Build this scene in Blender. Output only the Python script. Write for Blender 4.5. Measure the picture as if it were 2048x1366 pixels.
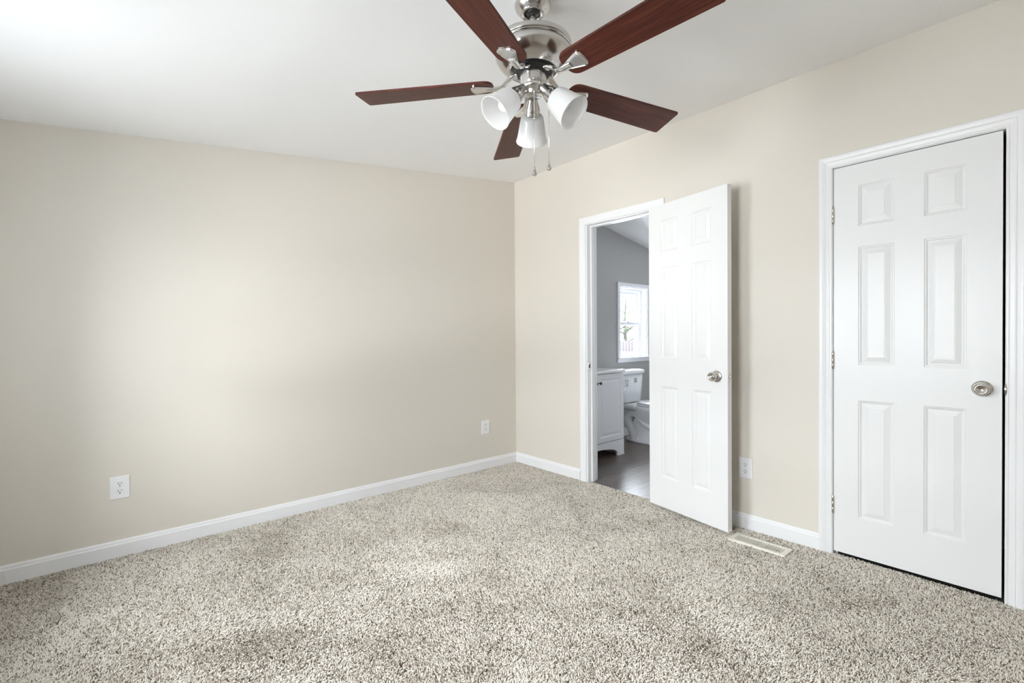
import bpy, math, random
import numpy as np
from mathutils import Vector, Matrix

S = bpy.context.scene
COL = S.collection
for _o in list(bpy.data.objects):
    bpy.data.objects.remove(_o, do_unlink=True)

# ------------------------------------------------------------------ camera
YAW, PITCH, ROLL, FPX, CAM_H = 0.85217, -0.01102, -0.00725, 947.305, 1.15
fw = Vector((math.cos(YAW), math.sin(YAW), 0)); rt = Vector((math.sin(YAW), -math.cos(YAW), 0)); up = Vector((0, 0, 1))
fw2 = fw * math.cos(PITCH) + up * math.sin(PITCH)
up2 = up * math.cos(PITCH) - fw * math.sin(PITCH)
rt3 = rt * math.cos(ROLL) + up2 * math.sin(ROLL)
up3 = up2 * math.cos(ROLL) - rt * math.sin(ROLL)
cam = bpy.data.cameras.new('camera')
cam.sensor_width = 36.0
cam.lens = FPX / 2048 * 36.0
cam.clip_start = 0.05
camo = bpy.data.objects.new('camera', cam)
COL.objects.link(camo)
m = Matrix((rt3, up3, -fw2)).transposed().to_4x4()
m.translation = Vector((0, 0, CAM_H))
camo.matrix_world = m
S.camera = camo

# ------------------------------------------------------------------ room numbers
XR, YL = 2.887, 3.252            # right wall plane, left wall plane
XB, YB = -0.75, -1.00            # walls behind the camera
RIDGE, SL, SLB = 2.5547, 0.11479, 0.171
XRB = 3.0                        # bathroom side of the right wall
def ceil_z(x):
    return RIDGE + SL * (x - XR)

# ------------------------------------------------------------------ world, window daylight, exposure
W = bpy.data.worlds.new('sky'); S.world = W; W.use_nodes = True
wn = W.node_tree.nodes; wl = W.node_tree.links
bgn = wn['Background']
bgn.inputs['Color'].default_value = (0.84, 0.92, 1.0, 1)
bgn.inputs['Strength'].default_value = 8.3

def area(name, loc, direction, sx, sy, watts, color, spread=180):
    l = bpy.data.lights.new(name, 'AREA')
    l.shape = 'RECTANGLE'; l.size = sx; l.size_y = sy; l.energy = watts; l.color = color
    l.spread = math.radians(spread)
    o = bpy.data.objects.new(name, l); COL.objects.link(o)
    o.location = loc
    o.rotation_euler = Vector(direction).to_track_quat('-Z', 'Y').to_euler()
    return o
W1 = (0.42, 1.20, 0.62, 1.86)       # y0 y1 z0 z1, window in the wall behind the camera
W2 = (1.66, 2.44, 0.62, 1.86)        # y0 y1 z0 z1, its twin nearer the left wall
W3 = (4.462, 5.005, 0.885, 1.712)    # x0 x1 z0 z1, bathroom window
LIGHTS = [
    # open sky seen through the two windows behind the camera
    ('sky_high', (-4.0, 1.2, 3.0), (1, 0, -0.25), 6.0, 2.2, 1260, (0.93, 0.965, 1.0)),
    ('sky_low', (-4.0, 1.2, 1.5), (1, 0, 0), 6.0, 1.2, 430, (0.93, 0.965, 1.0)),
    # two area lamps added low outside, standing for sunlit ground, brighten corner and ceiling
    ('ground_fill_far', (-9.0, -1.6, -0.5), (8.25, 3.0, 1.7), 3.0, 1.2, 680, (1.0, 0.985, 0.97)),
    ('ground_fill_near', (-4.8, 1.4, -0.45), (1, 0, 0.45), 7.0, 2.0, 850, (0.98, 0.985, 1.0)),
    ('daylight_bathroom', ((W3[0] + W3[1]) / 2, YL + 0.40, (W3[2] + W3[3]) / 2 + 0.1), (0, -1, -0.15), 0.9, 1.0, 380, (0.86, 0.92, 1.0)),
]
for _l in LIGHTS:
    area(*_l)

S.view_settings.view_transform = 'Standard'
S.view_settings.look = 'None'
S.view_settings.gamma = 1.0
S.view_settings.exposure = 0.08
S.view_settings.use_curve_mapping = False
S.cycles.use_denoising = True
S.cycles.max_bounces = 14
S.cycles.diffuse_bounces = 8
S.cycles.glossy_bounces = 6
S.cycles.transmission_bounces = 8
S.cycles.transparent_max_bounces = 12
S.cycles.sample_clamp_indirect = 8.0

# ------------------------------------------------------------------ materials
def mat(name, color, rough=0.5, metal=0.0, **kw):
    M = bpy.data.materials.new(name); M.use_nodes = True
    b = M.node_tree.nodes['Principled BSDF']
    b.inputs['Base Color'].default_value = (*color, 1)
    b.inputs['Roughness'].default_value = rough
    b.inputs['Metallic'].default_value = metal
    for k, v in kw.items():
        b.inputs[k].default_value = v
    return M
def nd(M, t, **kw):
    n = M.node_tree.nodes.new(t)
    for k, v in kw.items():
        setattr(n, k, v)
    return n
def lk(M, a, b):
    M.node_tree.links.new(a, b)
def bsdf(M):
    return M.node_tree.nodes['Principled BSDF']
def obj_coords(M, scale=(1, 1, 1)):
    tc = nd(M, 'ShaderNodeTexCoord'); mp = nd(M, 'ShaderNodeMapping')
    mp.inputs['Scale'].default_value = scale
    lk(M, tc.outputs['Object'], mp.inputs['Vector'])
    return mp.outputs['Vector']
def bump_noise(M, scale, strength, dist=0.001, stretch=(1, 1, 1), detail=3.0, rough=0.6):
    v = obj_coords(M, stretch)
    n = nd(M, 'ShaderNodeTexNoise'); n.inputs['Scale'].default_value = scale
    n.inputs['Detail'].default_value = detail; n.inputs['Roughness'].default_value = rough
    lk(M, v, n.inputs['Vector'])
    bp = nd(M, 'ShaderNodeBump'); bp.inputs['Strength'].default_value = strength; bp.inputs['Distance'].default_value = dist
    lk(M, n.outputs['Fac'], bp.inputs['Height'])
    lk(M, bp.outputs['Normal'], bsdf(M).inputs['Normal'])
    return n
def ramp(M, fac, stops):
    r = nd(M, 'ShaderNodeValToRGB')
    e = r.color_ramp.elements
    while len(e) < len(stops):
        e.new(0.5)
    for i, (p, c) in enumerate(stops):
        e[i].position = p; e[i].color = (*c, 1)
    lk(M, fac, r.inputs['Fac'])
    return r.outputs['Color']

M_WALL = mat('greige wall paint', (0.69, 0.645, 0.58), 0.55)
bump_noise(M_WALL, 260, 0.06, 0.001)
M_BATHWALL = mat('grey bathroom paint', (0.40, 0.395, 0.39), 0.5)
bump_noise(M_BATHWALL, 260, 0.06, 0.001)
M_CEIL = mat('white ceiling paint', (0.90, 0.90, 0.90), 0.8)
bump_noise(M_CEIL, 180, 0.08, 0.001)
M_TRIM = mat('white semi gloss trim', (0.81, 0.81, 0.82), 0.32)
M_DOORV = mat('white door skin vertical grain', (0.775, 0.775, 0.775), 0.36)
bump_noise(M_DOORV, 1.0, 0.10, 0.0012, (260, 260, 9), 3)
M_DOORH = mat('white door skin horizontal grain', (0.775, 0.775, 0.775), 0.36)
bump_noise(M_DOORH, 1.0, 0.10, 0.0012, (9, 260, 260), 3)
M_NICKEL = mat('brushed nickel', (0.63, 0.615, 0.60), 0.21, 1.0)
bump_noise(M_NICKEL, 1.0, 0.05, 0.0005, (30, 30, 900), 2)
M_CHROME = mat('polished nickel', (0.74, 0.73, 0.715), 0.12, 1.0)
M_SATIN = mat('satin nickel hardware', (0.64, 0.615, 0.585), 0.21, 1.0)
M_BLACK = mat('black motor plastic', (0.012, 0.012, 0.012), 0.4)
M_DARK = mat('dark socket slot', (0.02, 0.02, 0.02), 0.6)
M_PLASTIC = mat('white outlet plastic', (0.82, 0.82, 0.83), 0.3)
M_REG = mat('ivory register enamel', (0.86, 0.83, 0.75), 0.4)
M_CERAMIC = mat('white ceramic', (0.78, 0.79, 0.81), 0.12)
M_VANITY = mat('white vanity paint', (0.80, 0.81, 0.84), 0.35)
M_BRONZE = mat('dark bronze knob', (0.08, 0.075, 0.07), 0.3, 1.0)
M_STONE = mat('white vanity top', (0.80, 0.80, 0.80), 0.2)
M_VINYL = mat('white window vinyl', (0.82, 0.83, 0.86), 0.35)
M_STICKER = mat('grey printed sticker', (0.45, 0.44, 0.46), 0.5)
_w = nd(M_STICKER, 'ShaderNodeTexWave', bands_direction='Z'); _w.inputs['Scale'].default_value = 22; _w.inputs['Distortion'].default_value = 0.6
lk(M_STICKER, obj_coords(M_STICKER), _w.inputs['Vector'])
lk(M_STICKER, ramp(M_STICKER, _w.outputs['Fac'], [(0.3, (0.30, 0.295, 0.31)), (0.7, (0.50, 0.49, 0.51))]), bsdf(M_STICKER).inputs['Base Color'])
M_PENDANT = mat('clear glass drop', (0.62, 0.62, 0.62), 0.02, 0.0, **{'Transmission Weight': 1.0, 'IOR': 1.5})

def wood_blade():
    M = mat('dark cherry blade', (0.12, 0.035, 0.02), 0.38, **{'Specular IOR Level': 0.28})
    v = obj_coords(M, (2.2, 34, 34))
    n = nd(M, 'ShaderNodeTexNoise'); n.inputs['Scale'].default_value = 2.4
    n.inputs['Detail'].default_value = 6; n.inputs['Roughness'].default_value = 0.62; n.inputs['Distortion'].default_value = 0.6
    lk(M, v, n.inputs['Vector'])
    lk(M, ramp(M, n.outputs['Fac'], [(0.25, (0.030, 0.006, 0.004)), (0.5, (0.066, 0.014, 0.008)), (0.75, (0.125, 0.034, 0.018))]), bsdf(M).inputs['Base Color'])
    return M
M_BLADE = wood_blade()

def frosted():
    M = bpy.data.materials.new('frosted shade glass'); M.use_nodes = True
    nt = M.node_tree; nt.nodes.remove(nt.nodes['Principled BSDF'])
    out = nt.nodes['Material Output']
    d = nd(M, 'ShaderNodeBsdfDiffuse'); d.inputs['Color'].default_value = (0.84, 0.84, 0.84, 1)
    t = nd(M, 'ShaderNodeBsdfTranslucent'); t.inputs['Color'].default_value = (0.92, 0.92, 0.92, 1)
    g = nd(M, 'ShaderNodeBsdfGlossy'); g.inputs['Roughness'].default_value = 0.25
    a = nd(M, 'ShaderNodeMixShader'); a.inputs['Fac'].default_value = 0.64
    b = nd(M, 'ShaderNodeMixShader'); b.inputs['Fac'].default_value = 0.06
    lk(M, d.outputs[0], a.inputs[1]); lk(M, t.outputs[0], a.inputs[2])
    lk(M, a.outputs[0], b.inputs[1]); lk(M, g.outputs[0], b.inputs[2]); lk(M, b.outputs[0], out.inputs['Surface'])
    return M
M_FROST = frosted()
def pane_glass():
    M = bpy.data.materials.new('clear window glass'); M.use_nodes = True
    nt = M.node_tree; nt.nodes.remove(nt.nodes['Principled BSDF'])
    out = nt.nodes['Material Output']
    t = nd(M, 'ShaderNodeBsdfTransparent'); t.inputs['Color'].default_value = (0.96, 0.97, 0.97, 1)
    g = nd(M, 'ShaderNodeBsdfGlossy'); g.inputs['Roughness'].default_value = 0.02
    a = nd(M, 'ShaderNodeMixShader'); a.inputs['Fac'].default_value = 0.05
    lk(M, t.outputs[0], a.inputs[1]); lk(M, g.outputs[0], a.inputs[2]); lk(M, a.outputs[0], out.inputs['Surface'])
    return M
M_PANE = pane_glass()

def plank_floor():
    M = mat('grey brown vinyl plank', (0.1, 0.08, 0.07), 0.34, 0.0, **{'Specular IOR Level': 0.9})
    tc = nd(M, 'ShaderNodeTexCoord')
    br = nd(M, 'ShaderNodeTexBrick'); br.offset = 0.37
    br.inputs['Scale'].default_value = 1.0
    br.inputs['Brick Width'].default_value = 1.2; br.inputs['Row Height'].default_value = 0.15
    br.inputs['Mortar Size'].default_value = 0.0015
    br.inputs['Color1'].default_value = (0.12, 0.095, 0.085, 1); br.inputs['Color2'].default_value = (0.065, 0.05, 0.044, 1)
    br.inputs['Mortar'].default_value = (0.02, 0.016, 0.014, 1)
    lk(M, tc.outputs['Object'], br.inputs['Vector'])
    v = obj_coords(M, (3, 26, 1))
    n = nd(M, 'ShaderNodeTexNoise'); n.inputs['Scale'].default_value = 2.0; n.inputs['Detail'].default_value = 6; n.inputs['Distortion'].default_value = 1.2
    lk(M, v, n.inputs['Vector'])
    mx = nd(M, 'ShaderNodeMix', data_type='RGBA', blend_type='MULTIPLY'); mx.inputs[0].default_value = 1.0
    lk(M, br.outputs['Color'], mx.inputs[6])
    lk(M, ramp(M, n.outputs['Fac'], [(0.3, (0.45, 0.42, 0.40)), (0.7, (1.7, 1.6, 1.5))]), mx.inputs[7])
    lk(M, mx.outputs[2], bsdf(M).inputs['Base Color'])
    return M
M_PLANK = plank_floor()

def carpet_yarn():
    M = mat('frieze carpet yarn', (0.5, 0.45, 0.38), 0.9)
    h = nd(M, 'ShaderNodeHairInfo')
    lk(M, ramp(M, h.outputs['Random'], [(0.0, (0.17, 0.13, 0.095)), (0.17, (0.30, 0.24, 0.185)), (0.24, (0.72, 0.67, 0.60)), (1.0, (0.885, 0.835, 0.765))]), bsdf(M).inputs['Base Color'])
    bsdf(M).inputs['Specular IOR Level'].default_value = 0.1
    return M
M_YARN = carpet_yarn()
M_BACK = mat('carpet backing', (0.30, 0.25, 0.195), 1.0)
M_SHADE = mat('closet floor shade colour', (0.03, 0.025, 0.02), 1.0)  # shade under the closet door put into the floor colour
bump_noise(M_BACK, 300, 0.6, 0.004)
M_GRASS = mat('lawn', (0.10, 0.16, 0.05), 0.9)
_n = nd(M_GRASS, 'ShaderNodeTexNoise'); _n.inputs['Scale'].default_value = 5
lk(M_GRASS, ramp(M_GRASS, _n.outputs['Fac'], [(0.3, (0.08, 0.13, 0.04)), (0.7, (0.16, 0.22, 0.08))]), bsdf(M_GRASS).inputs['Base Color'])
M_FENCE = mat('weathered fence wood', (0.19, 0.16, 0.17), 0.8)
M_LEAF = mat('pale green leaves', (0.10, 0.125, 0.07), 0.6)
M_BARK = mat('grey bark', (0.11, 0.095, 0.09), 0.9)

# ------------------------------------------------------------------ mesh helpers
class MB:
    def __init__(s):
        s.v = []; s.f = []; s.mi = []; s.sm = []
    def add(s, verts, faces, mi=0, smooth=False):
        o = len(s.v); s.v += [tuple(p) for p in verts]
        for f in faces:
            s.f.append(tuple(i + o for i in f)); s.mi.append(mi); s.sm.append(smooth)
        return s
    def box(s, a, b, mi=0):
        x0, y0, z0 = [min(p, q) for p, q in zip(a, b)]; x1, y1, z1 = [max(p, q) for p, q in zip(a, b)]
        v = [(x0, y0, z0), (x1, y0, z0), (x1, y1, z0), (x0, y1, z0), (x0, y0, z1), (x1, y0, z1), (x1, y1, z1), (x0, y1, z1)]
        return s.add(v, [(0, 3, 2, 1), (4, 5, 6, 7), (0, 1, 5, 4), (1, 2, 6, 5), (2, 3, 7, 6), (3, 0, 4, 7)], mi)
    def rings(s, rings, closed=True, cap0=False, cap1=False, mi=0, smooth=True, loop=False):
        n = len(rings[0]); v = [p for r in rings for p in r]; f = []
        R = len(rings)
        for i in range(R if loop else R - 1):
            for j in range(n if closed else n - 1):
                k = (j + 1) % n; i2 = (i + 1) % R
                f.append((i * n + j, i * n + k, i2 * n + k, i2 * n + j))
        s.add(v, f, mi, smooth)
        o = len(s.v) - len(v)
        if cap0:
            s.f.append(tuple(o + j for j in reversed(range(n)))); s.mi.append(mi); s.sm.append(False)
        if cap1:
            s.f.append(tuple(o + (R - 1) * n + j for j in range(n))); s.mi.append(mi); s.sm.append(False)
        return s
    def lathe(s, prof, center=(0, 0, 0), axis=(0, 0, 1), seg=32, mi=0, smooth=True, cap0=False, cap1=False, loop=False):
        """prof: (radius, distance along axis)"""
        a = Vector(axis).normalized()
        e1 = a.orthogonal().normalized(); e2 = a.cross(e1)
        c = Vector(center)
        rr = []
        for r, h in prof:
            rr.append([tuple(c + a * h + (e1 * math.cos(2 * math.pi * k / seg) + e2 * math.sin(2 * math.pi * k / seg)) * max(r, 1e-5)) for k in range(seg)])
        return s.rings(rr, True, cap0, cap1, mi, smooth, loop)
    def tube(s, pts, r, seg=10, mi=0, cap=True):
        pts = [Vector(p) for p in pts]; n = len(pts)
        rs = r if isinstance(r, (list, tuple)) else [r] * n
        rr = []; e1 = None
        for i, p in enumerate(pts):
            t = (pts[min(i + 1, n - 1)] - pts[max(i - 1, 0)]).normalized()
            e1 = t.orthogonal().normalized() if e1 is None else (e1 - t * e1.dot(t)).normalized()
            e2 = t.cross(e1)
            rr.append([tuple(p + (e1 * math.cos(2 * math.pi * k / seg) + e2 * math.sin(2 * math.pi * k / seg)) * rs[i]) for k in range(seg)])
        return s.rings(rr, True, cap, cap, mi)
    def xform(s, M):
        s.v = [tuple(M @ Vector(p)) for p in s.v]
        return s
    def build(s, name, mats, parent=None, bevel=0.0, bseg=2, recalc=True):
        me = bpy.data.meshes.new(name)
        me.from_pydata(s.v, [], s.f)
        mats = mats if isinstance(mats, (list, tuple)) else [mats]
        for q in mats:
            me.materials.append(q)
        me.polygons.foreach_set('material_index', s.mi)
        me.polygons.foreach_set('use_smooth', s.sm)
        if recalc:
            import bmesh
            bm = bmesh.new(); bm.from_mesh(me)
            bmesh.ops.recalc_face_normals(bm, faces=bm.faces)
            bm.to_mesh(me); bm.free()
        me.update()
        o = bpy.data.objects.new(name, me); COL.objects.link(o)
        if parent is not None:
            o.parent = parent
        if bevel:
            md = o.modifiers.new('bevel', 'BEVEL'); md.width = bevel; md.segments = bseg; md.limit_method = 'ANGLE'; md.angle_limit = math.radians(40)
        return o

def tag(o, label, cat, group=None, kind=None):
    o['label'] = label; o['category'] = cat
    if group: o['group'] = group
    if kind: o['kind'] = kind
    return o
def empty(name, loc=(0, 0, 0), rz=0.0, rot=None):
    o = bpy.data.objects.new(name, None); COL.objects.link(o)
    o.empty_display_size = 0.1
    o.location = loc; o.rotation_euler = rot or (0, 0, rz)
    return o
def struct(o, label, cat):
    return tag(o, label, cat, kind='structure')

# ------------------------------------------------------------------ the room shell
# openings in the right wall: y0, y1, ztop
OB = (1.790, 2.402, 2.012)       # bathroom doorway
OC = (0.1335, 0.756, 2.008)       # closet
JT = 0.018                        # jamb thickness
m = MB()
def rw(y0, y1, z0, z1):
    m.box((XR, y0, z0), (XRB, y1, z1))
ZT = 2.5547
rw(OB[1] + JT, YL + 0.12, -0.05, ZT); rw(OB[0] - JT, OB[1] + JT, OB[2] + JT, ZT)
rw(OC[1] + JT, OB[0] - JT, -0.05, ZT); rw(OC[0] - JT, OC[1] + JT, OC[2] + JT, ZT)
rw(YB - 0.12, OC[0] - JT, -0.05, ZT)
o = m.build('wall_right', M_WALL); struct(o, 'beige wall on the right with the doorway and the closed closet door', 'wall')

m = MB()
def quadwall(m, pts, n, t):
    a = [Vector(p) for p in pts]; b = [p + Vector(n) * t for p in a]
    k = len(a)
    m.add(a + b, [tuple(range(k)), tuple(range(2 * k - 1, k - 1, -1))] + [(i, (i + 1) % k, k + (i + 1) % k, k + i) for i in range(k)])
quadwall(m, [(XB - 0.12, YL, -0.05), (XR, YL, -0.05), (XR, YL, ceil_z(XR)), (XB - 0.12, YL, ceil_z(XB - 0.12))], (0, 1, 0), 0.12)
struct(m.build('wall_left', M_WALL), 'long blank beige wall on the left under the sloping ceiling', 'wall')

m = MB()   # wall behind the camera with a window hole
zt = ceil_z(XB)
for y0, y1, z0, z1 in ((YB - 0.12, W1[0], -0.05, zt), (W1[1], W2[0], -0.05, zt), (W2[1], YL, -0.05, zt), (W1[0], W1[1], -0.05, W1[2]), (W1[0], W1[1], W1[3], zt), (W2[0], W2[1], -0.05, W2[2]), (W2[0], W2[1], W2[3], zt)):
    m.box((XB - 0.12, y0, z0), (XB, y1, z1))
struct(m.build('wall_back', M_WALL), 'beige low wall behind the camera with two windows', 'wall')
m = MB()
quadwall(m, [(XB, YB, -0.05), (XR, YB, -0.05), (XR, YB, ceil_z(XR)), (XB, YB, ceil_z(XB))], (0, -1, 0), 0.12)
struct(m.build('wall_front', M_WALL), 'beige wall opposite the long left wall', 'wall')

m = MB()
quadwall(m, [(XB - 0.12, YB - 0.12, ceil_z(XB - 0.12)), (XRB - 0.05, YB - 0.12, ceil_z(XRB - 0.05)), (XRB - 0.05, YL + 0.12, ceil_z(XRB - 0.05)), (XB - 0.12, YL + 0.12, ceil_z(XB - 0.12))], (0, 0, 1), 0.10)
struct(m.build('ceiling', M_CEIL), 'smooth white bedroom ceiling sloping up to the right wall', 'ceiling')

m = MB(); m.box((XB - 0.12, YB - 0.12, -0.06), (XR + 0.012, YL + 0.12, -0.010))
struct(m.build('floor', M_BACK), 'bedroom floor under the speckled beige carpet', 'floor')

# bathroom shell
BX1, BY0 = 5.75, 1.15
def bceil(x): return RIDGE - SLB * (x - XRB)
m = MB()
for x0, x1, z0, z1 in ((XRB, W3[0], -0.05, None), (W3[1], BX1, -0.05, None), (W3[0], W3[1], -0.05, W3[2]), (W3[0], W3[1], W3[3], None)):
    quadwall(m, [(x0, YL, z0), (x1, YL, z0), (x1, YL, z1 or bceil(x1)), (x0, YL, z1 or bceil(x0))], (0, 1, 0), 0.12)
struct(m.build('wall_bathroom', M_BATHWALL), 'grey bathroom wall with the small window above the toilet', 'wall')
m = MB(); quadwall(m, [(BX1, YL + 0.12, -0.05), (BX1, BY0 - 0.1, -0.05), (BX1, BY0 - 0.1, bceil(BX1)), (BX1, YL + 0.12, bceil(BX1))], (1, 0, 0), 0.1)
struct(m.build('wall_far', M_BATHWALL), 'grey far end wall of the bathroom beyond the toilet', 'wall')
m = MB(); quadwall(m, [(XRB, BY0, -0.05), (BX1, BY0, -0.05), (BX1, BY0, bceil(BX1)), (XRB, BY0, bceil(XRB))], (0, -1, 0), 0.1)
struct(m.build('wall_inner', M_BATHWALL), 'grey inner bathroom wall hidden behind the open door', 'wall')
m = MB(); quadwall(m, [(XRB - 0.05, BY0 - 0.1, bceil(XRB - 0.05)), (BX1 + 0.1, BY0 - 0.1, bceil(BX1 + 0.1)), (BX1 + 0.1, YL + 0.12, bceil(BX1 + 0.1)), (XRB - 0.05, YL + 0.12, bceil(XRB - 0.05))], (0, 0, 1), 0.1)
struct(m.build('ceiling_bathroom', M_CEIL), 'white bathroom ceiling sloping down beyond the doorway', 'ceiling')
m = MB(); m.box((XRB, BY0 - 0.1, -0.06), (BX1 + 0.1, YL + 0.12, -0.003)); m.box((XR + 0.012, OB[0], -0.06), (XRB, OB[1], -0.003))
struct(m.build('floor_bathroom', M_PLANK), 'glossy grey brown plank floor of the bathroom', 'floor')
# closet shell behind the closed door
m = MB()
m.box((3.65, -0.45, -0.05), (3.75, 1.05, 2.5)); m.box((XRB, -0.45, -0.05), (3.65, -0.35, 2.5)); m.box((XRB, 0.98, -0.05), (3.65, 1.05, 2.5)); m.box((XRB, -0.45, 2.4), (3.65, 1.05, 2.5))
struct(m.build('wall_closet', M_WALL), 'beige closet walls behind the closed white door', 'wall')

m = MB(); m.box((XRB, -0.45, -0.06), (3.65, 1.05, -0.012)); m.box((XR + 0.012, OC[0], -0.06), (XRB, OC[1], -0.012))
struct(m.build('floor_closet', M_SHADE), 'closet floor coloured dark for the shade in the gap under the closed closet door', 'floor')

# ------------------------------------------------------------------ baseboards
BB_PROF = [(0.0, -0.01), (0.013, -0.01), (0.013, 0.066), (0.011, 0.070), (0.009, 0.072), (0.0085, 0.080), (0.005, 0.0868), (0.0, 0.0876)]
def baseboard(m, p0, p1, nrm, m0=0.0, m1=0.0, prof=BB_PROF):
    p0 = Vector(p0); p1 = Vector(p1); n = Vector(nrm); d = (p1 - p0).normalized()
    r0 = [tuple(p0 + n * t + Vector((0, 0, z)) + d * t * m0) for t, z in prof]
    r1 = [tuple(p1 + n * t + Vector((0, 0, z)) - d * t * m1) for t, z in prof]
    m.rings([r0, r1], True, True, True, 0, False)
m = MB(); baseboard(m, (XB, YL, 0), (XR, YL, 0), (0, -1, 0), 1, 1)
struct(m.build('baseboard_left', M_TRIM), 'long white baseboard along the foot of the left wall', 'baseboard')
m = MB(); baseboard(m, (XR, YL, 0), (XR, 2.478, 0), (-1, 0, 0), 1, 0)
struct(m.build('baseboard_corner', M_TRIM), 'short white baseboard between the corner and the bathroom doorway', 'baseboard')
m = MB(); baseboard(m, (XR, 1.739, 0), (XR, 0.818, 0), (-1, 0, 0))
struct(m.build('baseboard_right', M_TRIM), 'white baseboard between the open door and the closet door', 'baseboard')
m = MB(); baseboard(m, (XR, 0.076, 0), (XR, YB, 0), (-1, 0, 0), 0, 1)
baseboard(m, (XR, YB, 0), (XB, YB, 0), (0, 1, 0), 1, 1); baseboard(m, (XB, YB, 0), (XB, YL, 0), (1, 0, 0), 1, 1)
struct(m.build('baseboard_back', M_TRIM), 'white baseboard around the walls behind the camera', 'baseboard')
m = MB(); baseboard(m, (3.86, YL, 0), (BX1, YL, 0), (0, -1, 0))
struct(m.build('baseboard_bathroom', M_TRIM), 'white bathroom baseboard behind the toilet', 'baseboard')

# ------------------------------------------------------------------ door casings (trim) and jambs
def casing_mesh(y0, y1, zt, prof, x=XR, sgn=-1, bottom=-0.01):
    m = MB(); rr = []
    for w, t in prof:
        X = x + sgn * t
        rr.append([(X, y1 + w, bottom), (X, y1 + w, zt + w), (X, y0 - w, zt + w), (X, y0 - w, bottom)])
    m.rings(rr, False, smooth=False)
    return m
FLAT = [(0.0, 0.0), (0.0, 0.010), (0.004, 0.0125), (0.010, 0.0125), (0.016, 0.0145), (0.050, 0.0175), (0.054, 0.017), (0.0575, 0.014), (0.0575, 0.0)]
COLON = [(0.0, 0.0), (0.0, 0.008), (0.003, 0.0105), (0.008, 0.011), (0.011, 0.009), (0.014, 0.0105), (0.026, 0.013), (0.030, 0.0155), (0.033, 0.0140), (0.036, 0.0155), (0.044, 0.0178), (0.050, 0.0185), (0.055, 0.018), (0.0585, 0.015), (0.0585, 0.0)]
def jamb(m, o, stop_x0, stop_x1, latch_stop=True):
    y0, y1, z = o
    x0, x1 = XR - 0.002, XRB + 0.002
    m.box((x0, y1, -0.005), (x1, y1 + JT, z + JT)); m.box((x0, y0 - JT, -0.005), (x1, y0, z + JT)); m.box((x0, y0, z), (x1, y1, z + JT))
    m.box((stop_x0, y1 - 0.011, -0.005), (stop_x1, y1, z)); m.box((stop_x0, y0 + 0.011, z - 0.011), (stop_x1, y1 - 0.011, z))
    if latch_stop:
        m.box((stop_x0, y0, -0.005), (stop_x1, y0 + 0.011, z))
t1 = empty('trim_1', (0, 0, 0)); struct(t1, 'white frame and flat casing around the open bathroom doorway', 'door trim')
casing_mesh(OB[0] + 0.006 - 0.012, OB[1] - 0.006 + 0.018, OB[2] + 0.004, FLAT).build('casing', M_TRIM, t1)
casing_mesh(OB[0] - 0.006, OB[1] + 0.006, OB[2] + 0.004, FLAT, XRB, 1).build('casing', M_TRIM, t1)
m = MB(); jamb(m, OB, XR + 0.040, XR + 0.075); m.build('jamb', M_TRIM, t1)
m = MB(); m.box((XR + 0.006, OB[1] - 0.0015, 0.883), (XR + 0.034, OB[1] + 0.001, 0.939)); sp = m.build('strike_plate', M_SATIN, t1, 0.003)
m = MB(); m.box((XR + 0.014, OB[1] - 0.0022, 0.897), (XR + 0.027, OB[1] - 0.0012, 0.925)); m.build('latch_hole', M_DARK, sp)
t2 = empty('trim_2', (0, 0, 0)); struct(t2, 'white stepped moulding and frame around the closed closet door', 'door trim')
casing_mesh(OC[0] - 0.001, OC[1] + 0.003, OC[2] + 0.003, COLON).build('casing', M_TRIM, t2)
m = MB(); jamb(m, OC, XR + 0.040, XR + 0.075, False); m.build('jamb', M_TRIM, t2)
m = MB()
lip = [(XR - 0.022 + 0.02 * ((k / 8 - 0.5) * 2) ** 2, 0.8805 + 0.058 * k / 8) for k in range(9)]
m.rings([[(x, OC[0] - 0.0035, z) for x, z in lip] + [(XR + 0.02, OC[0] - 0.0035, z) for x, z in reversed(lip)], [(x, OC[0] + 0.0012, z) for x, z in lip] + [(XR + 0.02, OC[0] + 0.0012, z) for x, z in reversed(lip)]], True, True, True, 0, False)
m.build('strike_plate', M_SATIN, t2)

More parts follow.
